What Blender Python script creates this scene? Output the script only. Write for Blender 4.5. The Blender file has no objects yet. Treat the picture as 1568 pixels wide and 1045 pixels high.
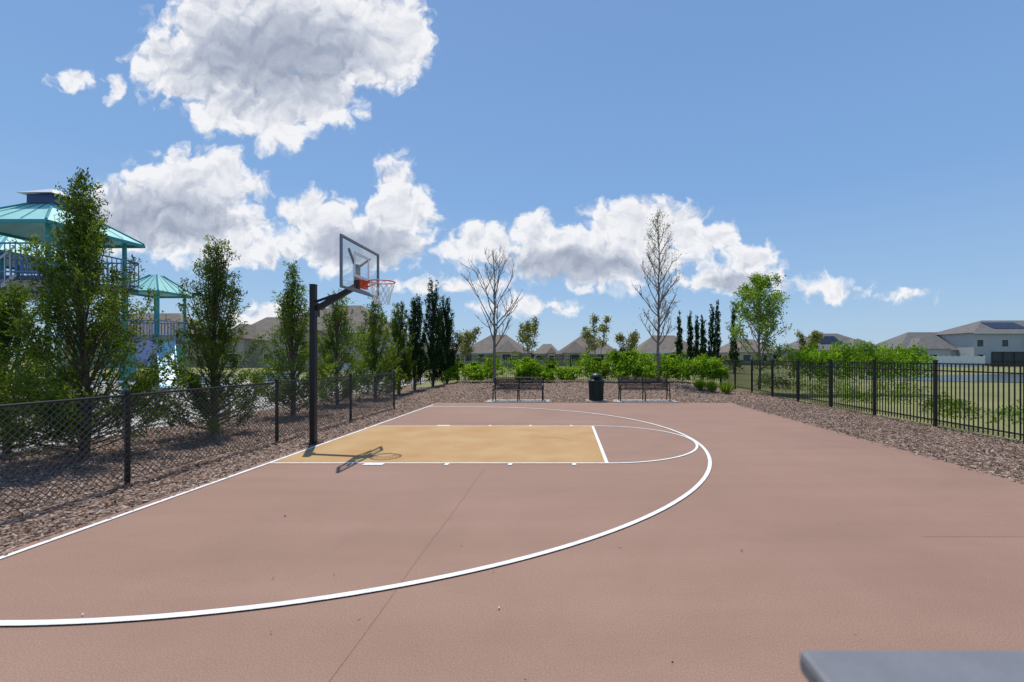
import bpy, math, random
import numpy as np
from mathutils import Vector, Matrix
random.seed(3)
rng = np.random.default_rng(5)
scene = bpy.context.scene
COL = scene.collection

# ------------------------------------------------------------------ materials
def new_mat(name):
    m = bpy.data.materials.new(name); m.use_nodes = True
    nt = m.node_tree
    b = nt.nodes['Principled BSDF']
    return m, nt, b

def mat(name, color, rough=0.6, vary=0.15, scale=4.0, metallic=0.0, bump=0.0, bscale=40.0, color2=None, detail=4, spec=0.4):
    m, nt, b = new_mat(name)
    b.inputs['Roughness'].default_value = rough
    b.inputs['Metallic'].default_value = metallic
    b.inputs['Specular IOR Level'].default_value = spec
    tc = nt.nodes.new('ShaderNodeTexCoord')
    n = nt.nodes.new('ShaderNodeTexNoise'); n.inputs['Scale'].default_value = scale; n.inputs['Detail'].default_value = detail
    nt.links.new(tc.outputs['Object'], n.inputs['Vector'])
    r = nt.nodes.new('ShaderNodeValToRGB')
    c1 = [c*(1-vary) for c in color]; c2 = list(color2) if color2 else [min(1,c*(1+vary)) for c in color]
    r.color_ramp.elements[0].color = (*c1, 1); r.color_ramp.elements[1].color = (*c2, 1)
    r.color_ramp.elements[0].position = .3; r.color_ramp.elements[1].position = .7
    nt.links.new(n.outputs['Fac'], r.inputs['Fac']); nt.links.new(r.outputs['Color'], b.inputs['Base Color'])
    if bump > 0:
        n2 = nt.nodes.new('ShaderNodeTexNoise'); n2.inputs['Scale'].default_value = bscale; n2.inputs['Detail'].default_value = 3
        nt.links.new(tc.outputs['Object'], n2.inputs['Vector'])
        bp = nt.nodes.new('ShaderNodeBump'); bp.inputs['Strength'].default_value = bump; bp.inputs['Distance'].default_value = .01
        nt.links.new(n2.outputs['Fac'], bp.inputs['Height']); nt.links.new(bp.outputs['Normal'], b.inputs['Normal'])
    return m

def leaf_mat(name, dark, light, trans=0.35, clump=1.5):
    m, nt, b = new_mat(name)
    nt.nodes.remove(b)
    geo = nt.nodes.new('ShaderNodeNewGeometry')
    tc = nt.nodes.new('ShaderNodeTexCoord')
    n = nt.nodes.new('ShaderNodeTexNoise'); n.inputs['Scale'].default_value = clump; n.inputs['Detail'].default_value = 1
    nt.links.new(tc.outputs['Object'], n.inputs['Vector'])
    a = nt.nodes.new('ShaderNodeMath'); a.operation = 'MULTIPLY_ADD'; a.inputs[1].default_value = .5
    nt.links.new(geo.outputs['Random Per Island'], a.inputs[0])
    s = nt.nodes.new('ShaderNodeMath'); s.operation = 'MULTIPLY_ADD'; s.inputs[1].default_value = 1.6; s.inputs[2].default_value = -.5
    nt.links.new(n.outputs['Fac'], s.inputs[0]); nt.links.new(s.outputs[0], a.inputs[2])
    r = nt.nodes.new('ShaderNodeValToRGB')
    r.color_ramp.elements[0].color = (*dark, 1); r.color_ramp.elements[1].color = (*light, 1)
    r.color_ramp.elements[0].position = .15; r.color_ramp.elements[1].position = .95
    nt.links.new(a.outputs[0], r.inputs['Fac'])
    df = nt.nodes.new('ShaderNodeBsdfDiffuse'); nt.links.new(r.outputs['Color'], df.inputs['Color'])
    t = nt.nodes.new('ShaderNodeBsdfTranslucent')
    mul = nt.nodes.new('ShaderNodeVectorMath'); mul.operation = 'MULTIPLY'; mul.inputs[1].default_value = (1.7, 1.6, .7)
    nt.links.new(r.outputs['Color'], mul.inputs[0]); nt.links.new(mul.outputs[0], t.inputs['Color'])
    mx = nt.nodes.new('ShaderNodeMixShader'); mx.inputs[0].default_value = trans
    nt.links.new(df.outputs[0], mx.inputs[1]); nt.links.new(t.outputs[0], mx.inputs[2])
    nt.links.new(mx.outputs[0], nt.nodes['Material Output'].inputs['Surface'])
    return m

def island_mat(name, cols, rough=.9):
    m, nt, b = new_mat(name)
    geo = nt.nodes.new('ShaderNodeNewGeometry')
    r = nt.nodes.new('ShaderNodeValToRGB')
    els = r.color_ramp.elements
    els[0].color = (*cols[0], 1); els[0].position = 0
    els[1].color = (*cols[-1], 1); els[1].position = 1
    for i, c in enumerate(cols[1:-1], 1):
        e = els.new(i/(len(cols)-1)); e.color = (*c, 1)
    nt.links.new(geo.outputs['Random Per Island'], r.inputs['Fac']); nt.links.new(r.outputs['Color'], b.inputs['Base Color'])
    b.inputs['Roughness'].default_value = rough; b.inputs['Specular IOR Level'].default_value = .2
    return m

# ------------------------------------------------------------------ mesh helpers
class MB:
    def __init__(s): s.v = []; s.f = []; s.m = []
    def quad(s, pts, mi=0):
        i = len(s.v); s.v += [tuple(p) for p in pts]; s.f.append(tuple(range(i, i+len(pts)))); s.m.append(mi)
    def box(s, x0, x1, y0, y1, z0, z1, mi=0):
        i = len(s.v)
        s.v += [(x0,y0,z0),(x1,y0,z0),(x1,y1,z0),(x0,y1,z0),(x0,y0,z1),(x1,y0,z1),(x1,y1,z1),(x0,y1,z1)]
        for f in [(0,3,2,1),(4,5,6,7),(0,1,5,4),(1,2,6,5),(2,3,7,6),(3,0,4,7)]:
            s.f.append(tuple(i+k for k in f)); s.m.append(mi)
    def tube(s, p0, p1, r0, r1=None, n=6, mi=0, cap=True):
        if r1 is None: r1 = r0
        p0 = Vector(p0); p1 = Vector(p1); d = (p1-p0)
        if d.length < 1e-6: return
        d.normalize()
        a = Vector((0,0,1)) if abs(d.z) < .9 else Vector((1,0,0))
        u = d.cross(a).normalized(); w = d.cross(u)
        i = len(s.v)
        for p, r in ((p0, r0), (p1, r1)):
            for k in range(n):
                t = 2*math.pi*(k+.5)/n
                s.v.append(tuple(p+u*(r*math.cos(t))+w*(r*math.sin(t))))
        for k in range(n):
            s.f.append((i+k, i+(k+1)%n, i+n+(k+1)%n, i+n+k)); s.m.append(mi)
        if cap:
            s.f.append(tuple(i+k for k in range(n-1,-1,-1))); s.m.append(mi)
            s.f.append(tuple(i+n+k for k in range(n))); s.m.append(mi)
    def path(s, pts, r, n=6, mi=0):
        for k in range(len(pts)-1):
            ra = r[k] if isinstance(r, (list, tuple)) else r
            rb = r[k+1] if isinstance(r, (list, tuple)) else r
            s.tube(pts[k], pts[k+1], ra, rb, n, mi, cap=(n > 5))
    def lathe(s, prof, n=24, mi=0, c=(0,0)):
        i = len(s.v)
        for r, z in prof:
            for k in range(n):
                t = 2*math.pi*k/n; s.v.append((c[0]+r*math.cos(t), c[1]+r*math.sin(t), z))
        for j in range(len(prof)-1):
            for k in range(n):
                s.f.append((i+j*n+k, i+j*n+(k+1)%n, i+(j+1)*n+(k+1)%n, i+(j+1)*n+k)); s.m.append(mi)
    def obj(s, name, mats, parent=None, loc=(0,0,0), smooth=False, bevel=0):
        me = bpy.data.meshes.new(name); me.from_pydata(s.v, [], s.f)
        if not isinstance(mats, (list, tuple)): mats = [mats]
        for m in mats: me.materials.append(m)
        me.polygons.foreach_set('material_index', s.m)
        if smooth: me.polygons.foreach_set('use_smooth', [True]*len(s.f))
        me.update()
        o = bpy.data.objects.new(name, me); COL.objects.link(o); o.location = loc
        if parent: o.parent = parent
        if bevel:
            b = o.modifiers.new('bevel', 'BEVEL'); b.width = bevel; b.segments = 2; b.limit_method = 'ANGLE'
        return o

def empty(name, loc=(0,0,0), rot=0):
    o = bpy.data.objects.new(name, None); COL.objects.link(o); o.location = loc; o.rotation_euler = (0,0,rot)
    o.empty_display_size = .2
    return o

def np_quads(name, V, m, parent=None, loc=(0,0,0)):
    n = V.shape[0]
    me = bpy.data.meshes.new(name)
    me.vertices.add(n*4); me.vertices.foreach_set('co', V.reshape(-1).astype(np.float32))
    me.loops.add(n*4); me.loops.foreach_set('vertex_index', np.arange(n*4, dtype=np.int32))
    me.polygons.add(n); me.polygons.foreach_set('loop_start', np.arange(0, n*4, 4, dtype=np.int32))
    me.polygons.foreach_set('loop_total', np.full(n, 4, dtype=np.int32))
    me.materials.append(m); me.update(calc_edges=True); me.validate()
    o = bpy.data.objects.new(name, me); COL.objects.link(o); o.location = loc
    if parent: o.parent = parent
    return o

def norm(a): return a/(np.linalg.norm(a, axis=1, keepdims=True)+1e-9)

def leaf_quads(C, D, L, W):
    n = len(C); D = norm(D)
    R = rng.normal(size=(n, 3)); S = norm(np.cross(D, R))
    L = (np.asarray(L)*rng.uniform(.6, 1.3, n))[:, None]; W = (np.asarray(W)*rng.uniform(.7, 1.3, n))[:, None]
    return np.stack([C-D*L*.5, C+S*W*.5-D*L*.05, C+D*L*.5, C-S*W*.5-D*L*.05], axis=1)

# ------------------------------------------------------------------ palette
M_black = mat('black_powder_coat', (.012,.012,.013), .45, .2, 8)
M_wire = mat('vinyl_coated_wire', (.055,.055,.055), .4, .1, 8, spec=.6)
M_bark = mat('bark_brown', (.11,.085,.065), .9, .35, 10)
M_barkg = mat('bark_grey', (.20,.17,.145), .9, .3, 12)
M_white = mat('white_court_paint', (.70,.69,.67), .7, .14, 7, detail=8)
M_conc = mat('concrete', (.38,.36,.33), .9, .12, 3, bump=.2, bscale=60)
M_grass = mat('grass_ground', (.15,.17,.045), .95, .25, .35, bump=.6, bscale=30, color2=(.23,.22,.08), detail=8)
M_sand = mat('playground_surface', (.36,.33,.30), .95, .2, 1.2, bump=.4, bscale=40)
M_cedar = leaf_mat('cedar_foliage', (.020,.046,.010), (.155,.225,.042), .42, 1.4)
M_cedar2 = leaf_mat('cedar_foliage_light', (.035,.072,.013), (.19,.27,.048), .45, 1.4)
M_cyp = leaf_mat('cypress_foliage', (.009,.028,.010), (.045,.088,.028), .25, 1.6)
M_hedge = leaf_mat('viburnum_foliage', (.06,.14,.014), (.26,.42,.045), .45, 1.3)
M_leaf = leaf_mat('young_leaf', (.07,.14,.02), (.22,.34,.06), .5, 1.3)
M_bud = leaf_mat('bud_foliage', (.10,.11,.04), (.26,.27,.10), .4, 1.3)
M_far = leaf_mat('distant_foliage', (.035,.06,.035), (.10,.14,.07), .2, .2)
M_tuft = leaf_mat('grass_blade', (.08,.16,.02), (.24,.36,.05), .4, 1.5)

# ------------------------------------------------------------------ court surface material
m, nt, b = new_mat('court_acrylic'); M_court = m
N = nt.nodes.new; Lk = nt.links.new
tc = N('ShaderNodeTexCoord')
n1 = N('ShaderNodeTexNoise'); n1.inputs['Scale'].default_value = .42; n1.inputs['Detail'].default_value = 9; n1.inputs['Roughness'].default_value = .7; n1.inputs['Distortion'].default_value = .4
n2 = N('ShaderNodeTexNoise'); n2.inputs['Scale'].default_value = 120; n2.inputs['Detail'].default_value = 3
mp = N('ShaderNodeMapping'); mp.inputs['Scale'].default_value = (.25, 2.2, 1)
n3 = N('ShaderNodeTexNoise'); n3.inputs['Scale'].default_value = 1.0; n3.inputs['Detail'].default_value = 5
Lk(tc.outputs['Object'], n1.inputs['Vector']); Lk(tc.outputs['Object'], n2.inputs['Vector']); Lk(tc.outputs['Object'], mp.inputs['Vector']); Lk(mp.outputs[0], n3.inputs['Vector'])
r = N('ShaderNodeValToRGB'); r.color_ramp.elements[0].position = .34; r.color_ramp.elements[1].position = .66
r.color_ramp.elements[0].color = (.240,.143,.101,1); r.color_ramp.elements[1].color = (.302,.184,.134,1)
av = N('ShaderNodeMath'); av.operation = 'MULTIPLY_ADD'; av.inputs[1].default_value = .35
sc = N('ShaderNodeMath'); sc.operation = 'MULTIPLY'; sc.inputs[1].default_value = .65
Lk(n1.outputs['Fac'], sc.inputs[0]); Lk(n3.outputs['Fac'], av.inputs[0]); Lk(sc.outputs[0], av.inputs[2]); Lk(av.outputs[0], r.inputs['Fac'])
r2 = N('ShaderNodeValToRGB'); r2.color_ramp.elements[0].color = (.80,.80,.80,1); r2.color_ramp.elements[1].color = (1.15,1.15,1.15,1)
r2.color_ramp.elements[0].position = .35; r2.color_ramp.elements[1].position = .65
Lk(n2.outputs['Fac'], r2.inputs['Fac'])
mm = N('ShaderNodeVectorMath'); mm.operation = 'MULTIPLY'; Lk(r.outputs['Color'], mm.inputs[0]); Lk(r2.outputs['Color'], mm.inputs[1])
Lk(mm.outputs[0], b.inputs['Base Color']); b.inputs['Roughness'].default_value = .75; b.inputs['Specular IOR Level'].default_value = .3
bp = N('ShaderNodeBump'); bp.inputs['Strength'].default_value = .25; bp.inputs['Distance'].default_value = .004
Lk(n2.outputs['Fac'], bp.inputs['Height']); Lk(bp.outputs['Normal'], b.inputs['Normal'])
M_key = mat('court_tan_paint', (.42,.24,.095), .8, .08, 1.3, bump=.2, bscale=120, color2=(.44,.295,.145), detail=8, spec=.2)
M_crack = mat('court_joint', (.245,.143,.102), .9, .12, 5, spec=.1)

m, nt, b = new_mat('mulch_ground'); M_mulch = m
N = nt.nodes.new; Lk = nt.links.new
tc = N('ShaderNodeTexCoord')
vo = N('ShaderNodeTexVoronoi'); vo.inputs['Scale'].default_value = 34
mp = N('ShaderNodeMapping'); mp.inputs['Scale'].default_value = (1, .6, 1); mp.inputs['Rotation'].default_value = (0,0,.5)
Lk(tc.outputs['Object'], mp.inputs['Vector']); Lk(mp.outputs[0], vo.inputs['Vector'])
sx = N('ShaderNodeSeparateColor'); Lk(vo.outputs['Color'], sx.inputs[0])
r = N('ShaderNodeValToRGB'); e = r.color_ramp.elements
e[0].color = (.07,.043,.032,1); e[1].color = (.38,.285,.23,1); q = e.new(.5); q.color = (.18,.12,.09,1)
Lk(sx.outputs[0], r.inputs['Fac']); Lk(r.outputs['Color'], b.inputs['Base Color']); b.inputs['Roughness'].default_value = .95; b.inputs['Specular IOR Level'].default_value = .1
bp = N('ShaderNodeBump'); bp.inputs['Strength'].default_value = .7; bp.inputs['Distance'].default_value = .02
Lk(sx.outputs[1], bp.inputs['Height']); Lk(bp.outputs['Normal'], b.inputs['Normal'])
M_chip = island_mat('mulch_chips', [(.05,.03,.022),(.15,.095,.068),(.23,.155,.115),(.34,.25,.195),(.50,.41,.345)])

# ------------------------------------------------------------------ ground
g = MB(); g.quad([(-900,-60,-.06),(900,-60,-.06),(900,1500,-.06),(-900,1500,-.06)])
g.obj('ground', M_grass)

def berm(x, y):
    t = min(1, max(0, (y-17)/5)); t = t*t*(3-2*t)
    e = min(1, max(0, (8.6-x)/2.5)); e2 = min(1, max(0, (x+7.5)/2))
    return .36*t*e*e2
def mulch_sheet(name, x0, x1, y0, y1, step):
    g = MB(); nx = int((x1-x0)/step)+1; ny = int((y1-y0)/step)+1
    xs = np.linspace(x0, x1, nx); ys = np.linspace(y0, y1, ny)
    for y in ys:
        for x in xs:
            z = -.012 + berm(x, y) + .018*math.sin(x*3.1+y*1.7)*math.sin(y*2.3-x)*0.6
            g.v.append((x, y, z))
    for j in range(ny-1):
        for i in range(nx-1):
            a = j*nx+i; g.f.append((a, a+1, a+1+nx, a+nx)); g.m.append(0)
    return g.obj(name, M_mulch, smooth=True)
mulch_sheet('mulch_bed', -9.4, -4.68, -3, 15.85, .3)
mulch_sheet('mulch_bed', 5.90, 8.75, -3, 15.85, .3)
mulch_sheet('mulch_bed', -9.4, 8.75, 15.85, 24.6, .3)

def quadchips(C, D, L, W):
    n = len(C); D = norm(D); R = np.array([[0,0,1.]])+rng.normal(size=(n,3))*.35
    S = norm(np.cross(D, R)); L = L*rng.uniform(.5,1.5,n)[:,None]; W = W*rng.uniform(.6,1.5,n)[:,None]
    return np.stack([C-D*L*.5-S*W*.5, C-D*L*.5+S*W*.5, C+D*L*.5+S*W*.4, C+D*L*.5-S*W*.4], 1)
def chips(n, x0, x1, y0, y1, bias=1.0, s=(.042,.013)):
    x = rng.uniform(x0, x1, n); y = y0+(y1-y0)*rng.uniform(0, 1, n)**bias
    z = np.array([berm(a, b_) for a, b_ in zip(x, y)])+rng.uniform(-.005, .03, n)
    C = np.stack([x, y, z], 1); D = rng.normal(size=(n, 3)); D[:, 2] *= .25
    return quadchips(C, D, *s)
V = np.concatenate([chips(42000, -9.3, -4.68, 3, 15.8, 1.3), chips(30000, 5.9, 8.75, 4.5, 15.8, 1.1),
                    chips(24000, -9.3, 8.7, 15.85, 24, 1.2, (.06,.018)), chips(700, -4.75, -4.55, 2, 15), chips(500, 5.75, 5.9, 4, 15)])
np_quads('mulch_chips', V, M_chip)

# court
g = MB(); g.box(-4.66, 5.88, -4, 15.78, -.1, 0.0)
g.obj('basketball_court', M_court)
g = MB()
def strip(g, pts, w, z, mi=0):
    P = [Vector((p[0], p[1])) for p in pts]
    L = []; R = []
    for i, p in enumerate(P):
        d = (P[min(i+1, len(P)-1)]-P[max(i-1, 0)]).normalized(); nrm = Vector((-d.y, d.x))
        L.append(p+nrm*w/2); R.append(p-nrm*w/2)
    for i in range(len(P)-1):
        g.quad([(R[i].x, R[i].y, z), (R[i+1].x, R[i+1].y, z), (L[i+1].x, L[i+1].y, z), (L[i].x, L[i].y, z)], mi)
strip(g, [(-1.18+.006*math.sin(y*3), y) for y in np.arange(-2, 6.66, .3)], .004, .002)
strip(g, [(-1.18, 10.5), (-1.18, 15.7)], .004, .002)
strip(g, [(5.87, 3.98), (3.2, 3.98)], .004, .002)
g.obj('court_joints', M_crack)
YC = 8.57; YB = 8.3
g = MB(); g.quad([(-4.5, 6.76, .004), (.6, 6.76, .004), (.6, 10.38, .004), (-4.5, 10.38, .004)])
g.obj('free_throw_lane', M_key)
g = MB(); z = .008; lw = .045
strip(g, [(-4.53, -3), (-4.53, 15.1)], .055, z)
strip(g, [(-4.499, 6.74), (.65, 6.74)], lw, z); strip(g, [(-4.499, 10.40), (.65, 10.40)], lw, z)
strip(g, [(.62, 6.766), (.62, 10.374)], .055, z)
strip(g, [(.652+1.83*math.sin(t)*0.985, YC-1.83*math.cos(t)) for t in np.linspace(0.0, math.pi, 60)], lw, z)
RX = -3.42; R3 = 5.90
strip(g, [(RX+R3*math.sin(t), YC-R3*math.cos(t)) for t in np.linspace(0, math.pi, 120)], .055, z+.003)
strip(g, [(RX-.001, YC-R3), (-4.499, YC-R3)], .055, z+.003); strip(g, [(RX-.001, YC+R3), (-4.499, YC+R3)], .055, z+.003)
for X, w in ((-2.9, .30), (-1.80, .06), (-.845, .06), (.12, .06)):
    strip(g, [(X-w/2, 6.665), (X+w/2, 6.665)], .095, z); strip(g, [(X-w/2, 10.475), (X+w/2, 10.475)], .095, z)
g.obj('court_line_markings', M_white)
g = MB(); strip(g, [(-.35+.5*math.sin(t), 8.3+.6*math.cos(t)) for t in np.linspace(-.2, 1.2, 16)], .015, .0065)
g.obj('court_scuff', mat('scuff', (.30,.20,.12), .8, .2, 4))
n = 70; x = rng.uniform(-4, 5.8, n); y = rng.uniform(1.6, 13, n)
V = quadchips(np.stack([x, y, np.full(n, .012)], 1), rng.normal(size=(n, 3))*[1,1,.1], .016, .010)
np_quads('leaf_litter', V, island_mat('litter', [(.09,.055,.04),(.14,.085,.055),(.20,.12,.08),(.6,.56,.5)]))

# ------------------------------------------------------------------ basketball hoop
hoop = empty('basketball_hoop', (-4.74, YB, 0))
g = MB(); g.box(-.05,.05,-.05,.05,0,2.97); g.box(-.057,.057,-.057,.057,2.97,2.985); g.box(-.12,.12,-.12,.12,0,.02)
g.obj('pole', M_black, hoop, bevel=.01)
BX = .91
g = MB()
def beam(g, a, b_, w, h):
    a = Vector(a); b_ = Vector(b_); d = (b_-a).normalized(); s = d.cross(Vector((0,0,1))).normalized(); u = s.cross(d)
    i = len(g.v)
    for p in (a, b_):
        for sx_, uz in ((-1,-1),(1,-1),(1,1),(-1,1)): g.v.append(tuple(p+s*(sx_*w/2)+u*(uz*h/2)))
    for f in [(0,1,2,3),(7,6,5,4),(0,4,5,1),(1,5,6,2),(2,6,7,3),(3,7,4,0)]: g.f.append(tuple(i+k for k in f)); g.m.append(0)
beam(g, (.05,0,2.52), (BX-.12,0,2.94), .09, .09)
beam(g, (.05,0,2.66), (.42,0,2.79), .04, .04)
g.box(.052,.075,-.09,.09,2.38,2.64)
g.box(BX-.13,BX-.05,-.05,.05,2.84,3.35)
for s in (-1, 1):
    beam(g, (BX-.10, s*.04, 3.3), (BX-.04, s*.42, 3.55), .035, .035)
    beam(g, (BX-.10, s*.04, 2.9), (BX-.04, s*.42, 2.86), .035, .035)
g.obj('extension_arm', M_black, hoop)
M_frame = mat('backboard_frame', (.18,.20,.23), .4, .05, 5, metallic=.4)
g = MB(); y0, y1, z0, z1 = -.76, .76, 2.81, 3.72; w = .04
g.box(BX-.03,BX+.006,y0,y1,z1-w,z1); g.box(BX-.03,BX+.006,y0,y1,z0,z0+w); g.box(BX-.03,BX+.006,y0,y0+w,z0+w,z1-w); g.box(BX-.03,BX+.006,y1-w,y1,z0+w,z1-w)
g.obj('backboard_frame', M_frame, hoop)
m, nt, b = new_mat('backboard_glass'); M_glass = m
tr = nt.nodes.new('ShaderNodeBsdfTransparent'); tr.inputs[0].default_value = (.88,.93,.95,1)
gl = nt.nodes.new('ShaderNodeBsdfGlossy'); gl.inputs['Roughness'].default_value = .05
mx = nt.nodes.new('ShaderNodeMixShader'); mx.inputs[0].default_value = .10
nt.links.new(tr.outputs[0], mx.inputs[1]); nt.links.new(gl.outputs[0], mx.inputs[2]); nt.links.new(mx.outputs[0], nt.nodes['Material Output'].inputs['Surface'])
g = MB(); g.box(BX-.018,BX-.006,y0+w,y1-w,z0+w,z1-w); g.obj('glass_panel', M_glass, hoop)
g = MB(); xa, xb = BX-.004, BX+.002; a, b1, b2, t = .305, 3.08, 3.54, .05
g.box(xa,xb,-a,a,b2-t,b2); g.box(xa,xb,-a,a,b1,b1+t); g.box(xa,xb,-a,-a+t,b1+t,b2-t); g.box(xa,xb,a-t,a,b1+t,b2-t)
g.obj('target_square', mat('board_white', (.75,.76,.78), .5, .03, 4), hoop)
M_rim = mat('rim_orange', (.68,.08,.02), .4, .1, 6)
g = MB(); rc = BX+.15+.228; rz = 3.03
ring = [(rc+.228*math.cos(t), .228*math.sin(t), rz) for t in np.linspace(0, 2*math.pi, 33)]
g.path(ring, .012, 6)
g.box(BX+.008,BX+.07,-.10,.10,rz-.13,rz+.03); g.box(BX+.07,BX+.155,-.085,.085,rz-.02,rz+.008)
beam(g, (BX+.05,-.07,rz-.09),(BX+.2,-.12,rz-.015),.018,.025); beam(g, (BX+.05,.07,rz-.09),(BX+.2,.12,rz-.015),.018,.025)
g.obj('rim', M_rim, hoop)
g = MB(); K = 12; rows = [(.225,0),(.205,.09),(.175,.18),(.15,.27),(.135,.36),(.13,.42)]
def npnt(k, j):
    r_, dz = rows[j]; t = 2*math.pi*(k+.5*(j%2))/K
    return (rc+r_*math.cos(t), r_*math.sin(t), rz-dz)
for j in range(len(rows)-1):
    for k in range(K):
        g.tube(npnt(k, j), npnt(k, j+1), .005, n=4, cap=False)
        g.tube(npnt(k, j), npnt(k-1 if j%2 == 0 else k+1, j+1), .005, n=4, cap=False)
g.obj('net', mat('net_white', (.75,.75,.73), .8, .05, 5), hoop)

# ------------------------------------------------------------------ chain link fence
def chain_fence():
    p = empty('chain_link_fence', (-5.6, 0, 0))
    ys = [-.2, 2.75, 5.65, 8.57, 11.5, 14.4]
    g = MB()
    for y in ys:
        g.tube((0,y,0),(0,y,1.16),.03,n=12); g.lathe([(.035,1.15),(.035,1.18),(.02,1.205),(.001,1.21)],12,0,(0,y))
    g.obj('posts', M_black, p, smooth=False)
    g = MB(); g.tube((0,-.2,1.13),(0,14.4,1.13),.017,n=8); g.tube((.0,-.2,.06),(0,14.4,.06),.004,n=5)
    g.obj('top_rail', M_black, p)
    g = MB(); H = 1.07; z0 = .05; pitch = .080
    y = -.2-H
    while y < 14.4:
        for s in (1, -1):
            ya = y; yb = y+H
            za, zb = (z0, z0+H) if s == 1 else (z0+H, z0)
            def clip(ya, za, yb, zb):
                if ya < -.2: t = (-.2-ya)/(yb-ya); za = za+(zb-za)*t; ya = -.2
                if yb > 14.4: t = (14.4-ya)/(yb-ya); zb = za+(zb-za)*t; yb = 14.4
                return ya, za, yb, zb
            A = clip(ya, za, yb, zb)
            g.tube((.004*s+.02, A[0], A[1]), (.004*s+.02, A[2], A[3]), .0038, n=4, cap=False)
        y += pitch
    g.obj('wire_mesh', M_wire, p)
chain_fence()

# ------------------------------------------------------------------ picket fence
def picket_run(g, a, b_, zf, sp=2.0, H=1.5):
    a = Vector(a); b_ = Vector(b_); L = (b_-a).length; d = (b_-a)/L
    along_y = abs(d.y) > abs(d.x)
    n = max(1, round(L/sp)); step = L/n
    def bx(s0, s1, half, z0, z1):
        p = a+d*s0; q = a+d*s1
        if along_y: g.box(p.x-half, p.x+half, min(p.y,q.y), max(p.y,q.y), z0, z1)
        else: g.box(min(p.x,q.x), max(p.x,q.x), p.y-half, p.y+half, z0, z1)
    for i in range(n+1):
        s = i*step; z = zf(a+d*s)
        bx(s-.03, s+.03, .03, z-.1, z+H+.03); bx(s-.037, s+.037, .037, z+H+.03, z+H+.055)
        if i < n:
            zz = z
            for rz_ in (H-.04, H-.2, .16): bx(s+.03, s+step-.03, .014, zz+rz_, zz+rz_+.028)
            m_ = int(round(step/.105))
            for k in range(1, m_):
                t = s+k*step/m_; bx(t-.009, t+.009, .0095, zz+.07, zz+H-.013)
g = MB(); picket_run(g, (8.5, 4.15), (8.5, 24.3), lambda p: 0, 2.0)
g.obj('picket_fence', M_black)
g = MB(); picket_run(g, (8.46, 24.3), (-8.0, 24.3), lambda p: .22, 2.0)
g.obj('picket_fence', M_black)

# ------------------------------------------------------------------ benches, bin
def bench(x, y):
    p = empty('park_bench', (x, y, 0))
    g = MB(); g.box(-1.15,1.15,-.55,.45,-.05,.02); g.obj('concrete_pad', M_conc, p)
    W = .93
    g = MB()
    for s in (-1, 0, 1):
        X = s*(W-.03)
        g.path([(X,-.30,.02),(X,-.24,.42),(X,.16,.40),(X,.30,.84)], .022, 8)
        g.path([(X,.28,.02),(X,.16,.40)], .022, 8)
        if s:
            g.path([(X,-.24,.42),(X,-.27,.60),(X,-.20,.65),(X,.23,.63)], .02, 8)
    g.obj('legs', M_black, p)
    g = MB()
    for i in range(9):
        yy = -.25+i*.05; g.box(-W, W, yy-.019, yy+.019, .425, .433)
    g.obj('seat', M_black, p)
    g = MB()
    for i in range(8):
        t = (i+.6)/8.4; yy = .165+.13*t; zz = .43+.42*t
        g.box(-W, W, yy-.03, yy-.024, zz-.018, zz+.018)
    g.tube((-W,.295,.86),(W,.295,.86),.02,n=8)
    g.obj('backrest', M_black, p)
bench((794-867)*16.4/678, 16.4); bench((986-867)*16.4/678, 16.4)
p = empty('trash_can', ((913-867)*16.5/678, 16.5, 0))
M_bin = mat('bin_dark_green', (.012,.025,.02), .45, .2, 8)
g = MB(); g.box(-.4,.4,-.4,.4,-.05,.02); g.obj('concrete_pad', M_conc, p)
g = MB(); g.lathe([(0,.03),(.24,.03),(.24,.70),(0,.70)], 24)
for k in range(28):
    t = 2*math.pi*k/28; c, s = math.cos(t), math.sin(t)
    g.path([(.255*c,.255*s,.05),(.265*c,.265*s,.4),(.285*c,.285*s,.74)], .013, 4)
g.obj('body', M_bin, p)
g = MB(); g.lathe([(.27,.04),(.28,.06),(.27,.08)],24); g.lathe([(.25,.71),(.30,.72),(.305,.76),(.28,.78),(.24,.80),(.235,.88),(.215,.95),(.15,1.01),(.05,1.03),(0,1.032)], 28)
g.obj('dome_lid', M_bin, p, smooth=True)
g = MB(); g.box(-.11,.11,-.25,-.232,.81,.90); g.obj('opening', mat('bin_opening', (.003,.003,.003), .9), p)

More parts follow.
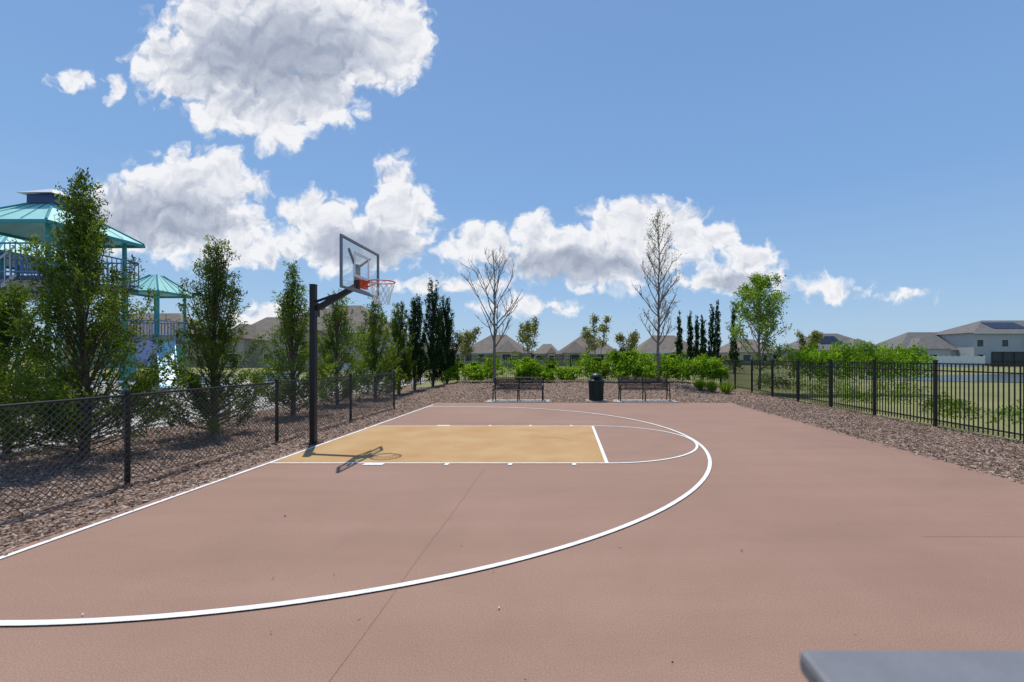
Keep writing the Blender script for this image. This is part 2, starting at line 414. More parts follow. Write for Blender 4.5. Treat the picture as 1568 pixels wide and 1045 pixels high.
# ------------------------------------------------------------------ trees
def conifer(name, x, y, H, R, npl, nspray, nleaf, m_leaf, seed, leaf=(.075,.022), narrow=False, z0=0, lean=0, taper=.72, rise=(.14,.30), base=.03, spr=.30, skirt=0):
    rg = np.random.default_rng(seed); R_ = random.Random(seed)
    p = empty(name, (x, y, z0), R_.uniform(0, 6))
    tr = MB()
    trunk = [Vector((lean*t*H+.04*math.sin(5*t+seed), .04*math.cos(4*t+seed), t*H*.93)) for t in np.linspace(0, 1, 8)]
    trunk[0] = Vector((0,0,-.05))
    r0 = .03+.009*H
    tr.path([tuple(v) for v in trunk], [r0*(1-.9*i/7) for i in range(8)], 7)
    def tk(t):
        f = min(6.999, max(0, t)*7); i = int(f); return trunk[i].lerp(trunk[i+1], f-i)
    def prof(t):
        if narrow: return R*min(1, (t+.1)/.25)**.7*max(0, 1-t)**.45
        return R*min(1, (t+.12)/.30)**.7*max(0, 1-t)**taper
    C = []; D = []
    for i in range(npl+skirt):
        if i < npl: t0 = base+.86*((i+R_.random())/npl)**(1.12)
        else: t0 = R_.uniform(.03, .16)
        rs = R_.uniform(*rise)*min(1, .35+t0*3) if not narrow else R_.uniform(.12, .2)
        t1 = min(1.0, t0+rs*(1-.4*t0))
        az = i*2.39996+R_.uniform(-.5, .5)
        rr = prof((t0+t1)/2+.02)*(R_.uniform(.45, 1.32) if not narrow else R_.uniform(.6,1.08))
        a = tk(t0*.8); e_ = tk(t1*.98) + Vector((math.cos(az)*rr, math.sin(az)*rr, 0)); e_.z = t1*H
        mid = a.lerp(e_, .5)+Vector((math.cos(az), math.sin(az), -.6))*rr*.18
        mid.z = max(mid.z, .12)
        pts = [a*(1-s)**2+mid*2*s*(1-s)+e_*s*s for s in (0,.25,.5,.75,1)]
        tr.path([tuple(v) for v in pts[:5]], [.014,.012,.009,.006,.003], 4)
        k = max(5, int(nspray*R_.uniform(.6, 1.3)*(.65+.45*(1-t0))))
        s = rg.uniform(.18, 1.0, k)**.75
        A = np.array(a); Mi = np.array(mid); E = np.array(e_)
        P = A[None]*((1-s)**2)[:, None]+Mi[None]*(2*s*(1-s))[:, None]+E[None]*(s*s)[:, None]
        dr = norm(2*((1-s)[:, None]*(Mi-A)[None]+s[:, None]*(E-Mi)[None]))
        sd_ = norm(dr*.9+rg.normal(size=(k, 3))*(.75 if not narrow else .4)+np.array([[0,0,.35 if not narrow else 1.0]]))
        sl = spr*rg.uniform(.5, 1.25, k)*(1.15-.45*s)*(.7 if narrow else 1)
        q = rg.uniform(.02, 1, (k, nleaf)); wv = .045*(1-.6*q)*(spr/.3)
        bend = norm(rg.normal(size=(k,3)))*.12
        L_ = P[:, None]+sd_[:, None]*(q*sl[:, None])[..., None]+bend[:, None]*((q*q)*sl[:, None])[..., None]+rg.normal(size=(k, nleaf, 3))*wv[..., None]
        dl = sd_[:, None]*1.0+rg.normal(size=(k, nleaf, 3))*.55
        C.append(L_.reshape(-1, 3)); D.append(dl.reshape(-1, 3))
    C = np.concatenate(C); D = np.concatenate(D); C[:, 2] = np.maximum(C[:, 2], .05+.05*rg.random(len(C)))
    tr.obj('trunk_and_limbs', M_bark, p)
    np_quads('foliage', leaf_quads(C, D, leaf[0], leaf[1]), m_leaf, p)

conifer('cedar_tree', -7.85, 7.2, 4.5, 1.45, 100, 18, 22, M_cedar, 1, (.060,.020), taper=.98, spr=.34, skirt=26)
conifer('cedar_tree', -9.6, 7.6, 2.9, 1.3, 70, 16, 18, M_cedar, 21, (.065,.022), spr=.34, skirt=12)
conifer('cedar_tree', -7.40, 9.35, 4.05, 1.18, 86, 16, 19, M_cedar, 2, (.062,.021), taper=.85, spr=.32, skirt=16)
conifer('cedar_tree', -7.65, 12.4, 4.15, 1.22, 72, 15, 16, M_cedar2, 3, (.072,.026), taper=1.0, spr=.34, skirt=14)
conifer('cedar_tree', -7.85, 15.2, 3.8, 1.25, 66, 14, 14, M_cedar2, 4, (.085,.03), spr=.34, skirt=12)
conifer('cedar_tree', -7.6, 17.6, 3.9, 1.30, 66, 14, 14, M_cedar2, 5, (.09,.034), taper=.8, spr=.36, skirt=12)
conifer('cedar_tree', -7.45, 19.7, 4.2, .85, 60, 14, 14, M_cedar, 6, (.10,.036), narrow=True, spr=.4)
conifer('cypress_tree', -7.25, 21.2, 4.7, .62, 60, 14, 16, M_cyp, 7, (.10,.038), narrow=True, spr=.45)
conifer('cypress_tree', -6.75, 22.4, 5.5, .66, 60, 14, 16, M_cyp, 8, (.10,.038), narrow=True, spr=.45)
conifer('cypress_tree', -6.30, 23.3, 4.9, .72, 60, 14, 16, M_cyp, 9, (.10,.038), narrow=True, spr=.45)
for i, (px, py, w) in enumerate([(1040,480,.45),(1057,478,.5),(1067,484,.45),(1076,482,.45),(1090,461,.5),(1098,458,.5),(1124,462,.5),(675,470,.6)]):
    Y = 46+(i%3)*2; conifer('cypress_tree', (px-867)*Y/678, Y, 1.61+(548-py)*Y/678, w, 26, 10, 13, M_cyp, 40+i, (.20,.085), narrow=True, spr=.6)

def leader_tree(name, x, y, z0, H, W, start, nlat, seed, mbark, ang=(.5,.9), leaf=None, nleaf=0, lsz=(.09,.05), stems=1, r0=None, sub=5, fluff=.12):
    R_ = random.Random(seed); rg = np.random.default_rng(seed)
    p = empty(name, (x, y, z0))
    g = MB(); tips = []
    def twig(a, d, L, r, depth):
        pts = [a]; rad = [r]; dd = d.copy(); nseg = 4
        for k in range(nseg):
            dd = (dd+Vector((R_.uniform(-.16,.16), R_.uniform(-.16,.16), .10+R_.uniform(-.05,.08)))).normalized()
            pts.append(pts[-1]+dd*L/nseg); rad.append(r*(1-.7*(k+1)/nseg))
        g.path([tuple(q) for q in pts], rad, 5 if r > .012 else 3)
        tips.extend(pts[2:])
        if depth > 0:
            for k in range(sub if depth > 1 else 5):
                f = R_.uniform(.25, .95)*nseg; i = min(nseg-1, int(f)); q = pts[i].lerp(pts[i+1], f-i)
                s = Vector((R_.uniform(-1,1), R_.uniform(-1,1), R_.uniform(-.3,.7))).normalized()
                twig(q, (dd*.75+s*.75).normalized(), L*R_.uniform(.3,.5), max(.006, r*.45), depth-1)
    for st in range(stems):
        a0 = Vector((0,0,-.05)); az0 = 2*math.pi*st/stems+R_.random()
        leanv = Vector((math.cos(az0), math.sin(az0), 0))*(0 if stems == 1 else .22)
        Hs = H*(1 if st == 0 else R_.uniform(.8,1))
        pts = [a0]; K = 12
        for k in range(1, K+1):
            t = k/K; pts.append(Vector((R_.uniform(-.025,.025)*H*.25, R_.uniform(-.025,.025)*H*.25, t*Hs))+leanv*t*Hs)
        rr = (r0 or H*.011)/(1 if stems == 1 else 1.6)
        g.path([tuple(q) for q in pts], [rr*(1-.92*k/K)+.003 for k in range(K+1)], 8)
        for i in range(nlat):
            t = start+(.97-start)*(i+R_.random()*.8)/nlat
            f = t*K; k = min(K-1, int(f)); q = pts[k].lerp(pts[k+1], f-k)
            az = i*2.4+R_.uniform(-.5,.5); an = R_.uniform(*ang)
            d = Vector((math.cos(az)*math.sin(an), math.sin(az)*math.sin(an), math.cos(an)))
            u = (t-start)/(1-start)
            L = W*(1-u)**.75*R_.uniform(.75,1.15)*(.65+.5*min(1, u*4))+.15
            twig(q, d, L, rr*(1-.85*t)*.55+.005, 2)
    g.obj('trunk_and_branches', mbark, p)
    if leaf and nleaf:
        T = np.array([list(q) for q in tips]); idx = rg.integers(0, len(T), nleaf)
        C = T[idx]+rg.normal(size=(nleaf, 3))*fluff
        np_quads('leaves', leaf_quads(C, rg.normal(size=(nleaf, 3))+[0,0,-.2], *lsz), leaf, p)
Y = 22
leader_tree('bare_tree', (757-867)*Y/678, Y, .33, 6.5, 2.8, .26, 20, 11, M_barkg, (.45,.85), r0=.085)
leader_tree('bare_tree', (1008-867)*Y/678, Y, .33, 8.6, 1.65, .2, 38, 12, M_barkg, (.6,1.0), M_bud, 1800, (.07,.04), r0=.08, sub=5)
leader_tree('young_elm_tree', (1163-867)*21/678, 21, .15, 5.2, 2.1, .16, 28, 13, M_barkg, (.7,1.25), M_leaf, 8000, (.11,.065), r0=.06, fluff=.11)
for px, py, w, sd in ((712,505,.9,1),(808,488,1.2,2),(912,488,1.1,3),(962,512,.9,4),(1240,512,.8,5)):
    Y = 32; leader_tree('crape_myrtle_tree', (px-867)*Y/678, Y, 0, 1.61+(548-py)*Y/678, w*.8, .4, 7, 60+sd, M_barkg, (.3,.6), M_bud, 2200, (.14,.08), stems=3, r0=.05, sub=3, fluff=.12)

def shrubs(name, blobs, per, m_, lsz, seed):
    rg = np.random.default_rng(seed); C = []; D = []
    for (x, y, z, rx, ry, rz_) in blobs:
        n = int(per*rg.uniform(.5,1.2)); d = norm(rg.normal(size=(n, 3))); d[:, 2] = np.where(d[:, 2] < -.3, -d[:, 2], d[:, 2])
        lump = 1+.18*np.sin(d[:,0]*7+x*3)*np.sin(d[:,1]*6+y)+.14*np.sin(d[:,2]*9+x*5)
        rr = rg.uniform(.35, 1.08, n)**.5*lump
        C.append(np.stack([x+d[:,0]*rr*rx, y+d[:,1]*rr*ry, z+d[:,2]*rr*rz_], 1)); D.append(d+rg.normal(size=(n,3))*.7+[0,0,.3])
    C = np.concatenate(C); k = C[:, 2] > 0; C = C[k]; D = np.concatenate(D)[k]
    return np_quads(name, leaf_quads(C, D, *lsz), m_, None)
R_ = random.Random(9)
bl = []; bl2 = []
x = -5.5
while x < 7.9:
    yy = 22.9+R_.uniform(-.3,.3); big = x > .3
    h = R_.uniform(1.15,1.5) if big else R_.uniform(.7,1.2)
    if not (-3.3 < x < -2.5 or 3.0 < x < 3.3):
        tgt = bl if R_.random() < .75 else bl2
        tgt.append((x, yy, .36+h*.45, R_.uniform(.45,.7), .6, h*.60))
        tgt.append((x+R_.uniform(-.35,.35), yy-.35, .36+h*.25, R_.uniform(.3,.5), .5, h*R_.uniform(.3,.5)))
        if R_.random() < .35: tgt.append((x+R_.uniform(-.2,.2), yy, .36+h*.92, .18, .18, .22))
    x += R_.uniform(.48, .72) if big else R_.uniform(.55,.95)
shrubs('hedge', bl, 1050, M_hedge, (.12,.065), 3)
shrubs('hedge', bl2, 800, M_leaf, (.11,.055), 31)
bl = []
for i in range(10):
    x = 10.5+i*.6; bl.append((x+R_.uniform(-.15,.15), 20+R_.uniform(-.3,.3), 1.0, R_.uniform(.5,.7), .8, 1.15+R_.uniform(-.15,.12)))
shrubs('hedge', bl, 1500, M_hedge, (.11,.06), 4)
for i in range(17):
    y = 6.8+i*.9+R_.uniform(-.2,.2); h = R_.uniform(.5,1.15)
    shrubs('shrub', [(9.3+R_.uniform(-.15,.35), y, h*.45, .4, .42, h*.6), (9.6, y+.3, h*.35, .35,.35,h*.45)], 420, M_cedar2 if i%3 else M_leaf, (.06,.03), 100+i)
for i, (px, py) in enumerate([(1072,590),(1090,592),(1112,594)]):
    Y = 19.6-i*.3; n = 300; X = (px-867)*Y/678
    rg = np.random.default_rng(i)
    az = rg.uniform(0, 6.28, n); sp = rg.uniform(.05, .75, n)
    D = np.stack([np.cos(az)*sp, np.sin(az)*sp, np.ones(n)], 1); base = np.stack([rg.normal(size=n)*.08, rg.normal(size=n)*.08, np.zeros(n)], 1)
    C = base+norm(D)*.24
    np_quads('ornamental_grass', leaf_quads(C, D, .50, .028), M_tuft, None, (X, Y, berm(X, Y)))
bl = []
for i in range(110):
    x = -330+i*7+R_.uniform(-2,2); h = R_.uniform(3.5,7)
    bl.append((x, 235+R_.uniform(-8,8), h*.4, R_.uniform(4,7), 3, h*.6))
shrubs('distant_treeline', bl, 230, M_far, (1.5,.9), 8)
bl = []
for i in range(40):
    x = -22+i*1.5+R_.uniform(-.5,.5)
    bl.append((x, 48+R_.uniform(-3,3), .6, R_.uniform(.6,1.2), .8, R_.uniform(.7,1.6)))
shrubs('background_shrubs', bl, 320, M_cedar2, (.25,.14), 12)

# ------------------------------------------------------------------ houses
M_roof = mat('asphalt_shingle_brown', (.16,.135,.11), .9, .18, 1.2, bump=.3, bscale=8)
M_roofg = mat('asphalt_shingle_grey', (.13,.125,.12), .9, .18, 1.2, bump=.3, bscale=8)
M_wall = mat('stucco_beige', (.42,.37,.30), .9, .05, 1)
M_wall2 = mat('stucco_grey', (.46,.46,.46), .9, .05, 1)
M_win = mat('window_glass', (.03,.04,.05), .15, .2, 1)
M_trim = mat('white_trim', (.7,.7,.68), .6, .04, 1)
M_solar = mat('solar_panel', (.01,.012,.022), .25, .2, 1)
def house(cx, cy, w, d, eave, apex, wall=None, ridge=.35, stories=1, solar=False, side=-1, roof=None):
    wall = wall or M_wall; roof = roof or M_roof
    p = empty('house', (cx, cy, 0))
    g = MB(); g.box(-w/2, w/2, -d/2, d/2, -.1, eave); g.obj('walls', wall, p)
    o = .5; X = w/2+o; Yy = d/2+o; rl = w*ridge/2
    g = MB()
    A=(-X,-Yy,eave); B=(X,-Yy,eave); C=(X,Yy,eave); D=(-X,Yy,eave); E=(-rl,0,apex); F=(rl,0,apex)
    g.quad([A,B,F,E]); g.quad([B,C,F]); g.quad([C,D,E,F]); g.quad([D,A,E]); g.quad([A,D,C,B])
    fw = w*.22; fx = side*w*.22; fy = -Yy-2.2; az = eave+(apex-eave)*.62
    a=(fx-fw,fy,eave+.01); b_=(fx+fw,fy,eave+.01); c=(fx+fw,-.6*Yy,eave+.01); dd=(fx-fw,-.6*Yy,eave+.01); e=(fx,fy+fw*.9,az); f=(fx,-.2*Yy,az)
    g.quad([a,b_,e]); g.quad([b_,c,f,e]); g.quad([dd,a,e,f]); g.quad([a,dd,c,b_])
    g.obj('roof', roof, p)
    g = MB(); g.box(fx-fw+.5, fx+fw-.5, fy+.5, -d/2-.01, -.1, eave); g.obj('front_wing', wall, p)
    g = MB(); g.box(-X-.02, X+.02, -Yy-.03, -Yy-.005, eave-.2, eave+.02); g.obj('fascia', M_trim, p)
    g = MB(); t = MB()
    for s in range(stories):
        zb = .9+s*2.9
        for k in np.linspace(-w/2+1.2, w/2-1.2, 5):
            if fx-fw-.6 < k < fx+fw+.6:continue
            t.box(k-.68, k+.68, -d/2-.03, -d/2-.01, zb-.08, zb+1.43); g.box(k-.6, k+.6, -d/2-.06, -d/2-.032, zb, zb+1.35)
        g.box(fx-.8, fx+.8, fy+.44, fy+.47, zb, zb+1.35); t.box(fx-.9, fx+.9, fy+.475, fy+.495, zb-.1, zb+1.45)
    g.obj('windows', M_win, p); t.obj('window_trim', M_trim, p)
    g = MB(); dx = -side*w*.18; g.box(dx-.5, dx+.5, -d/2-.05, -d/2-.01, 0, 2.1); g.obj('door', M_trim, p)
    g = MB(); g.box(w*.1, w*.1+.35, 1, 1.35, apex-1.0, apex+.05); g.obj('roof_vent', roof, p)
    if solar:
        s0 = .30; s1 = .80
        g = MB()
        def on(u, s):
            return (u, -Yy+Yy*s-.05, eave+(apex-eave)*s+.09)
        for k in range(6):
            u = -(X-(X-rl)*s1)+k*1.15
            if u > .5: break
            g.quad([on(u, s0), on(u+1.08, s0), on(u+1.08, s1), on(u, s1)])
        g.obj('solar_panels', M_solar, p)
def hs(pl, pr, papex, peave, Y, **k):
    w = (pr-pl)*Y/678; cx = ((pl+pr)/2-867)*(Y+5)/678
    house(cx, Y+5, w, 11, 1.61+(548-peave)*Y/678, 1.61+(548-papex)*(Y+5)/678, **k)
hs(455, 610, 468, 508, 60, ridge=.3, stories=2)
hs(380, 470, 486, 520, 75, ridge=.4)
hs(150, 330, 480, 512, 75, ridge=.4, stories=2)
hs(715, 812, 513, 540, 85, ridge=.25, side=1)
hs(640, 712, 520, 540, 95, ridge=.3)
hs(853, 945, 514, 541, 88, ridge=.2)
hs(820, 856, 527, 541, 130, side=1)
hs(968, 1065, 514, 540, 88, ridge=.35, side=1)
hs(1100, 1180, 520, 540, 100, ridge=.35)
hs(1205, 1325, 511, 535, 90, ridge=.3, solar=True, side=1, roof=M_roofg)
hs(1345, 1480, 509, 535, 92, ridge=.35, wall=M_wall2, roof=M_roofg)
hs(1450, 1620, 491, 510, 88, ridge=.40, stories=2, solar=True, wall=M_wall2, side=1, roof=M_roofg)
hs(1660, 1850, 500, 530, 88, ridge=.35, wall=M_wall2)

g = MB(); Y = 76
for i in range(14):
    x = 59+i*1.0-.2; g.box(x-.06, x+.06, Y-.06, Y+.06, 0, 1.95)
    if i < 13: g.box(x+.06, x+.94, Y-.02, Y+.02, .05, 1.85)
g.obj('white_vinyl_fence', M_trim)
p = empty('screen_enclosure', (76, 79, 0))
g = MB()
for i in range(8):
    g.box(i*2-.05, i*2+.05, -.05, .05, 0, 2.7)
    if i < 7:
        for z_ in (.9, 2.6): g.box(i*2+.05, i*2+1.95, -.04, .04, z_, z_+.08)
g.obj('frame', M_black, p)
g = MB(); g.box(0, 14, .2, .24, 0, 2.6); g.obj('screen', mat('dark_screen', (.06,.065,.07), .8), p)
m, nt, b = new_mat('pond_water'); b.inputs['Base Color'].default_value = (.12,.16,.17,1); b.inputs['Roughness'].default_value = .12
nn = nt.nodes.new('ShaderNodeTexNoise'); nn.inputs['Scale'].default_value = 3; bpn = nt.nodes.new('ShaderNodeBump'); bpn.inputs['Strength'].default_value = .15
nt.links.new(nn.outputs['Fac'], bpn.inputs['Height']); nt.links.new(bpn.outputs[0], b.inputs['Normal'])
g = MB(); pts = []
for k in range(40):
    t = 2*math.pi*k/40; pts.append((60+37*math.cos(t)+1.5*math.sin(3*t), 35+9.5*math.sin(t)+.8*math.sin(4*t), -.03))
g.quad(pts); g.obj('pond', m)
g = MB(); g.quad([(-40,4,-.03),(-9.4,4,-.03),(-9.4,30,-.03),(-40,30,-.03)]); g.obj('playground_ground', M_sand)
g = MB(); g.box(-11.6,-10.0,-2,34,-.04,.0); g.obj('sidewalk', M_conc)

# ------------------------------------------------------------------ playground structures
M_teal = mat('teal_paint', (.03,.27,.29), .4, .06, 3)
M_tealroof = mat('teal_roof', (.36,.68,.62), .5, .06, 3)
M_navy = mat('navy_paint', (.03,.06,.17), .4, .1, 3)
M_railc = mat('blue_rail_paint', (.12,.20,.40), .4, .1, 3)
M_purple = mat('purple_panel', (.28,.34,.62), .5, .1, 3)
M_slide = mat('slide_plastic', (.40,.70,.80), .35, .06, 2)
M_cream = mat('cream_panel', (.55,.56,.58), .5, .06, 2)
def tower(x, y, W, deck, eave, apex, cup, name='playground_structure', slide=False):
    p = empty(name, (x, y, 0)); h = W/2
    g = MB()
    for sx_ in (-1,1):
        for sy_ in (-1,1): g.tube((sx_*h*.82, sy_*h*.82, 0), (sx_*h*.82, sy_*h*.82, eave+.05), .07, n=12)
    g.obj('posts', M_teal, p)
    g = MB(); o = h+.12
    g.quad([(-o,-o,eave),(o,-o,eave),(.18,-.18,apex),(-.18,-.18,apex)]); g.quad([(o,-o,eave),(o,o,eave),(.18,.18,apex),(.18,-.18,apex)])
    g.quad([(o,o,eave),(-o,o,eave),(-.18,.18,apex),(.18,.18,apex)]); g.quad([(-o,o,eave),(-o,-o,eave),(-.18,-.18,apex),(-.18,.18,apex)])
    ro = g.obj('roof', M_tealroof, p); sm = ro.modifiers.new('s', 'SOLIDIFY'); sm.thickness = .03
    g = MB()
    for cx_, cy_ in ((-1,-1),(1,-1),(1,1),(-1,1)):
        g.tube((cx_*o, cy_*o, eave+.02), (cx_*.18, cy_*.18, apex+.02), .035, n=6)
    for s in (-1,1):
        for q_ in (-.5, 0, .5):
            g.tube((q_*o, s*o, eave+.03), (q_*.2, s*.18, apex+.02), .012, n=4); g.tube((s*o, q_*o, eave+.03), (s*.18, q_*.2, apex+.02), .012, n=4)
    g.obj('roof_ribs', M_teal, p)
    g = MB()
    for s in (-1,1):
        g.box(-o-.01, o+.01, s*o-.03, s*o+.03, eave-.12, eave-.01); g.box(s*o-.03, s*o+.03, -o+.03, o-.03, eave-.12, eave-.01)
    g.obj('roof_beam', M_teal, p)
    if cup:
        g = MB(); g.box(-.45,.45,-.45,.45,apex-.15,apex+.16)
        g.obj('cupola_louvre', M_navy, p)
        g = MB(); c_ = .62; za = apex+.16
        g.quad([(-c_,-c_,za),(c_,-c_,za),(0,0,za+.36)]); g.quad([(c_,-c_,za),(c_,c_,za),(0,0,za+.36)])
        g.quad([(c_,c_,za),(-c_,c_,za),(0,0,za+.36)]); g.quad([(-c_,c_,za),(-c_,-c_,za),(0,0,za+.36)])
        g.obj('cupola_roof', M_cream, p)
    g = MB(); g.box(-h,h,-h,h,deck-.16,deck)
    g.obj('deck', M_navy, p)
    g = MB()
    for s in (-1,1):
        for z_ in (deck+.12, deck+1.05):
            g.tube((-h,s*h,z_),(h,s*h,z_),.03,n=6); g.tube((s*h,-h,z_),(s*h,h,z_),.03,n=6)
        for k in np.linspace(-h, h, int(W/.16)):
            g.tube((k,s*h,deck+.12),(k,s*h,deck+1.05),.016,n=5); g.tube((s*h,k,deck+.12),(s*h,k,deck+1.05),.016,n=5)
    g.obj('guard_rail', M_railc, p)
    if slide:
        g = MB(); n = 14; W2 = .36
        pts = []
        for k in range(n+1):
            t = k/n; pts.append((h+.05+2.5*t, -h*.6-2.6*t, .25+(deck-.3)*(1-t)**1.15*(1-.1*math.sin(t*6))))
        for k in range(n):
            a = Vector(pts[k]); b_ = Vector(pts[k+1]); s = (b_-a).cross(Vector((0,0,1))).normalized()*W2; u = Vector((0,0,.28))
            g.quad([a-s,b_-s,b_+s,a+s]); g.quad([a-s+u,b_-s+u,b_-s,a-s]); g.quad([a+s,b_+s,b_+s+u,a+s+u])
        so = g.obj('slide', M_slide, p); sm = so.modifiers.new('s','SOLIDIFY'); sm.thickness = .03
        g = MB(); g.lathe([(.0,0),(.62,0),(.62,.05),(.0,.05)],20); o_ = g.obj('bubble_panel', M_purple, p, (h*.5,-h-.05,deck-.6)); o_.rotation_euler=(math.pi/2,0,0)
        g = MB(); g.box(-h,-h+.9,-h-.06,-h-.02,.4,deck-.2); g.box(h+.02,h+.06,-h,h*.4,.5,deck-.2); g.obj('play_panel', M_teal, p)
        g = MB()
        for k in range(9):
            z_ = deck*k/9; g.tube((-h-.9+.1*k, -h-.25, z_+.15),(-h-.9+.1*k, -h+.35, z_+.15),.02,n=6)
        g.tube((-h-.9,-h-.25,.1),(-h,-h-.25,deck+.3),.03,n=6); g.tube((-h-.9,-h+.35,.1),(-h,-h+.35,deck+.3),.03,n=6)
        g.obj('climber', M_teal, p)
    else:
        g = MB()
        for k in range(14):
            z_ = deck*(k+.5)/14; yy = -h-3.6+3.6*k/14; g.box(-.5,.5,yy,yy+.27,z_-.03,z_)
        g.obj('stair_treads', M_navy, p)
        g = MB()
        for s in (-.52,.52):
            g.tube((s,-h-3.6,.9),(s,-h,deck+.95),.03,n=6); g.tube((s,-h-3.6,.1),(s,-h,deck),.05,n=6)
            for k in range(26):
                t = k/26; g.tube((s,-h-3.6+3.6*t,.1+(deck-.1)*t),(s,-h-3.6+3.6*t,.9+(deck+.05)*t),.014,n=5)
        g.obj('stair_rail', M_cream, p)
tower(-18.5, 16, 3.1, 4.3, 6.1, 7.2, True)
tower(-22.6, 18.0, 3.2, 4.3, 5.6, 6.6, False)
tower(-22.2, 24, 2.0, 2.5, 5.1, 6.05, False, slide=True)
g = MB()
for i in range(14):
    y = 9+i*1.4; g.tube((-12.2,y,0),(-12.2,y,.95),.03,n=8)
g.tube((-12.2,9,.93),(-12.2,27.2,.93),.02,n=6); g.tube((-12.2,9,.5),(-12.2,27.2,.5),.015,n=6)
g.obj('playground_railing', M_railc)
for (sx0, sy0) in ((-13.6, 20.5), (-14.6, 17.5)):
    p = empty('playground_bench', (sx0, sy0, 0))
    g = MB()
    for s in (-.7, .7):
        g.path([(s,-.2,0),(s,-.15,.42),(s,.2,.42),(s,.28,.85)], .025, 6); g.tube((s,.25,0),(s,.2,.42),.025)
    g.obj('legs', M_navy, p)
    g = MB()
    for k in range(5): g.box(-.8,.8,-.16+k*.08,-.10+k*.08,.43,.45)
    for k in range(4): g.box(-.8,.8,.2+k*.02,.215+k*.02,.50+k*.1,.57+k*.1)
    g.obj('slats', M_railc, p)

# ------------------------------------------------------------------ gray cabinet near the camera
p = empty('gray_utility_box', (.650, .42, 0), 0)
M_gray = mat('grey_enclosure', (.15,.155,.17), .6, .12, 9, bump=.15, bscale=60)
g = MB(); g.box(-.32,.6,-.12,.14,0,1.196); g.obj('cabinet', M_gray, p, bevel=.01)
g = MB(); g.box(-.345,.63,-.14,.165,1.197,1.227); g.obj('lid', M_gray, p, bevel=.008)
g = MB(); g.box(-.28,.55,-.13,-.122,.1,1.1); g.box(-.24,-.22,-.16,-.131,.5,.7); g.obj('door', M_gray, p)

# ------------------------------------------------------------------ light
sd = Vector((.175,-.37,-1)).normalized()
sun = bpy.data.lights.new('sun', 'SUN'); sun.energy = 4.4; sun.angle = math.radians(.5); sun.color = (1,.95,.88)
so = bpy.data.objects.new('sun', sun); COL.objects.link(so); so.rotation_euler = sd.to_track_quat('-Z', 'Y').to_euler(); so.location = (0,0,20)

# ------------------------------------------------------------------ world: sky + clouds
world = bpy.data.worlds.new('World'); scene.world = world; world.use_nodes = True
try: world.cycles.sampling_method = 'NONE'
except Exception as ex: print(ex)
nt = world.node_tree; N = nt.nodes.new; Lk = nt.links.new
for nd in list(nt.nodes): nt.nodes.remove(nd)
out = N('ShaderNodeOutputWorld'); bg = N('ShaderNodeBackground'); Lk(bg.outputs[0], out.inputs[0])
S = .10; bg.inputs['Strength'].default_value = S
sky = N('ShaderNodeTexSky'); sky.sky_type = 'NISHITA'; sky.sun_disc = False
sky.sun_elevation = math.radians(67.7); sky.sun_rotation = math.radians(-25.3); sky.air_density = 1.0; sky.dust_density = .6; sky.ozone_density = 1.5

blobs = [
 (430,50,185,88),(590,62,72,72),(425,165,58,62),(300,100,90,62),(350,165,70,40),(480,150,70,50),(340,10,60,50),
 (300,285,102,56),(195,335,75,52),(320,360,105,42),(365,385,115,24),
 (604,288,28,44),(612,328,52,46),(490,335,52,40),(545,370,110,44),(640,325,28,25),
 (970,345,75,42),(1045,352,52,36),(1098,370,38,24),(820,362,36,34),(745,376,70,30),(880,388,150,38),(925,416,60,32),(1010,395,60,24),
 (1150,405,45,28),(1125,427,90,20),(1270,441,46,12),(1385,456,24,7),(400,487,46,20),(120,125,26,10),(172,138,14,11),
 (810,470,60,10),(690,438,80,10)]
shade = [(425,90,175,80),(250,335,130,48),(560,380,100,32),(880,408,150,28),(1130,434,80,14)]
def wm(op, *ins, vec=False, clamp=False):
    nd = N('ShaderNodeVectorMath' if vec else 'ShaderNodeMath'); nd.operation = op
    if clamp: nd.use_clamp = True
    for i, v in enumerate(ins):
        if hasattr(v, 'is_output'): Lk(v, nd.inputs[i])
        else: nd.inputs[i].default_value = v
    return nd.outputs['Value'] if (vec and op == 'LENGTH') else nd.outputs[0]
tc = N('ShaderNodeTexCoord'); sep = N('ShaderNodeSeparateXYZ'); Lk(tc.outputs['Generated'], sep.inputs[0])
ysafe = wm('MAXIMUM', sep.outputs[1], .02)
u = wm('DIVIDE', sep.outputs[0], ysafe); v = wm('DIVIDE', sep.outputs[2], ysafe)
px = wm('MULTIPLY_ADD', u, 678.0, 867.0); py = wm('MULTIPLY_ADD', v, -678.0, 548.0)
cmb = N('ShaderNodeCombineXYZ'); Lk(px, cmb.inputs[0]); Lk(py, cmb.inputs[1]); P = cmb.outputs[0]
def noise(vec, scale, det, rough=.6):
    n = N('ShaderNodeTexNoise'); n.noise_dimensions = '2D'; n.inputs['Scale'].default_value = scale; n.inputs['Detail'].default_value = det; n.inputs['Roughness'].default_value = rough
    Lk(vec, n.inputs['Vector']); return n
wn = noise(P, .018, 4, .55)
w1 = wm('SUBTRACT', wn.outputs['Color'], (.5,.5,.5), vec=True); w2 = wm('MULTIPLY', w1, (56,42,0), vec=True)
PW = wm('ADD', P, w2, vec=True)
def field(lst, Pv, kf):
    cur = None
    for (cx, cy, rx, ry) in lst:
        b_ = wm('MULTIPLY_ADD', Pv, (1/rx, 1/ry, 0), (-cx/rx, -cy/ry, 0), vec=True); l = wm('LENGTH', b_, vec=True)
        k = kf(rx, ry); v_ = wm('MULTIPLY_ADD', l, -k, k)
        cur = v_ if cur is None else wm('MAXIMUM', cur, v_)
    return cur
B = wm('MINIMUM', field(blobs, PW, lambda rx, ry: min(rx, ry)/50*.9+.12), 1.2)
SH = field(shade, PW, lambda rx, ry: 1.0)
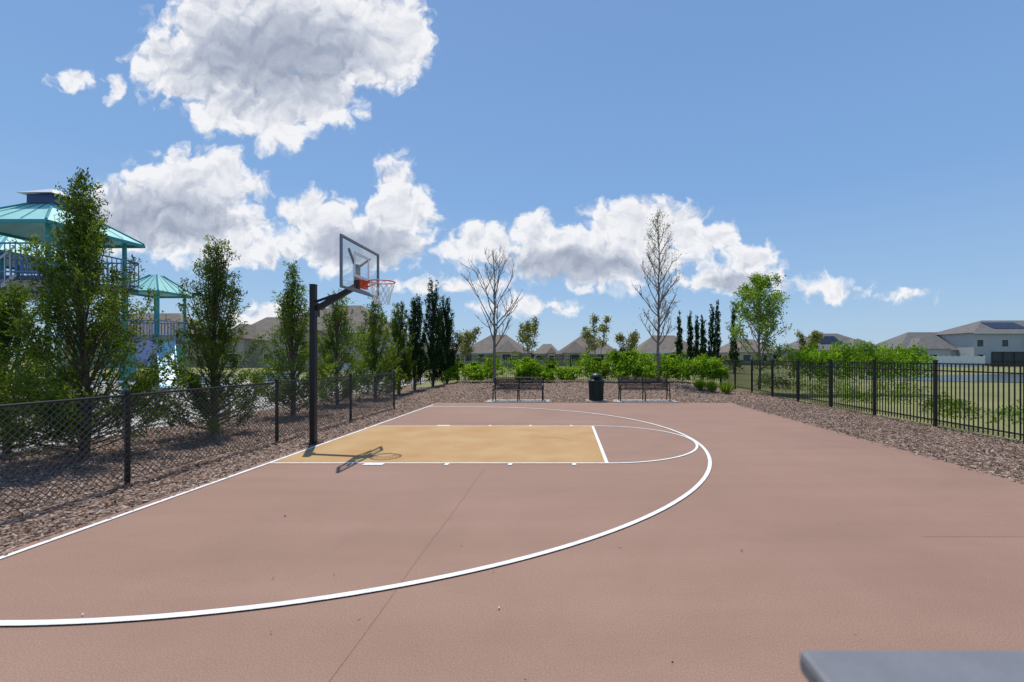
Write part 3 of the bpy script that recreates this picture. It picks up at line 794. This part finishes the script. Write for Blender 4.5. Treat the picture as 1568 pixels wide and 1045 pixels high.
def nz(Pv):
    vo = N('ShaderNodeTexVoronoi'); vo.voronoi_dimensions = '2D'; vo.inputs['Scale'].default_value = .032; vo.inputs['Detail'].default_value = 2; vo.inputs['Roughness'].default_value = .45; vo.normalize = True
    Lk(Pv, vo.inputs['Vector'])
    sq = wm('MULTIPLY', vo.outputs['Distance'], vo.outputs['Distance'])
    fn = noise(Pv, .035, 5, .55)
    d1 = wm('MULTIPLY_ADD', sq, -1.1, .20)
    return wm('ADD', d1, wm('MULTIPLY_ADD', fn.outputs['Fac'], .9, -.45))
n0 = nz(PW); n1 = nz(wm('ADD', PW, (-4, -13, 0), vec=True))
Dn = wm('ADD', B, n0)
def smooth(x, a, b_):
    mr = N('ShaderNodeMapRange'); mr.interpolation_type = 'SMOOTHSTEP'; Lk(x, mr.inputs[0]); mr.inputs[1].default_value = a; mr.inputs[2].default_value = b_
    return mr.outputs[0]
alpha = smooth(Dn, -.12, .28)
front = smooth(sep.outputs[1], .15, .3); up = smooth(sep.outputs[2], .01, .07)
alpha = wm('MULTIPLY', wm('MULTIPLY', alpha, front), up)
alpha = wm('MULTIPLY', alpha, .96)
thin = smooth(Dn, .10, 1.0)
# relief is strongest near the sunlit rims and fades inside the thick grey core
amp = wm('MULTIPLY_ADD', thin, -.55, .95)
lit = wm('MULTIPLY_ADD', wm('SUBTRACT', n0, n1), amp, .86)
shd = smooth(wm('MULTIPLY_ADD', n0, -.45, SH), -.28, .62)
br = wm('SUBTRACT', lit, wm('MULTIPLY', shd, .56))
br = wm('SUBTRACT', br, wm('MULTIPLY', thin, .14), clamp=True)
rc_ = N('ShaderNodeValToRGB'); e = rc_.color_ramp.elements
e[0].position = .08; e[0].color = (.35,.395,.50,1); e[1].position = .88; e[1].color = (.93,.93,.95,1); q = e.new(.5); q.color = (.57,.61,.70,1)
Lk(br, rc_.inputs[0])
cc = wm('SCALE', rc_.outputs[0], vec=True); cc.node.inputs['Scale'].default_value = 1/S
# clear-air colour: physical sky blended with a clear-day gradient by elevation
hz = N('ShaderNodeValToRGB'); e = hz.color_ramp.elements
e[0].position = 0; e[0].color = (.44,.62,.81,1); e[1].position = .75; e[1].color = (.16,.315,.65,1)
q = e.new(.12); q.color = (.335,.54,.82,1); q = e.new(.33); q.color = (.225,.425,.775,1)
Lk(sep.outputs[2], hz.inputs[0])
hzs = wm('SCALE', hz.outputs[0], vec=True); hzs.node.inputs['Scale'].default_value = 1/S
ms = N('ShaderNodeMix'); ms.data_type = 'RGBA'; ms.inputs[0].default_value = .8; Lk(sky.outputs[0], ms.inputs[6]); Lk(hzs, ms.inputs[7])
mix = N('ShaderNodeMix'); mix.data_type = 'RGBA'
Lk(alpha, mix.inputs[0]); Lk(ms.outputs[2], mix.inputs[6]); Lk(cc, mix.inputs[7]); Lk(mix.outputs[2], bg.inputs['Color'])

# ------------------------------------------------------------------ camera
cam = bpy.data.cameras.new('camera'); co = bpy.data.objects.new('camera', cam); COL.objects.link(co)
co.location = (0,0,1.61); co.rotation_euler = (math.radians(90),0,0)
cam.sensor_width = 36; cam.lens = 36*678/1568; cam.shift_x = -83/1568; cam.shift_y = 25.5/1568
cam.clip_start = .05; cam.clip_end = 4000
cam.dof.use_dof = True; cam.dof.focus_distance = 11; cam.dof.aperture_fstop = 2.8
scene.camera = co
scene.view_settings.view_transform = 'Standard'; scene.view_settings.look = 'None'; scene.view_settings.exposure = 0
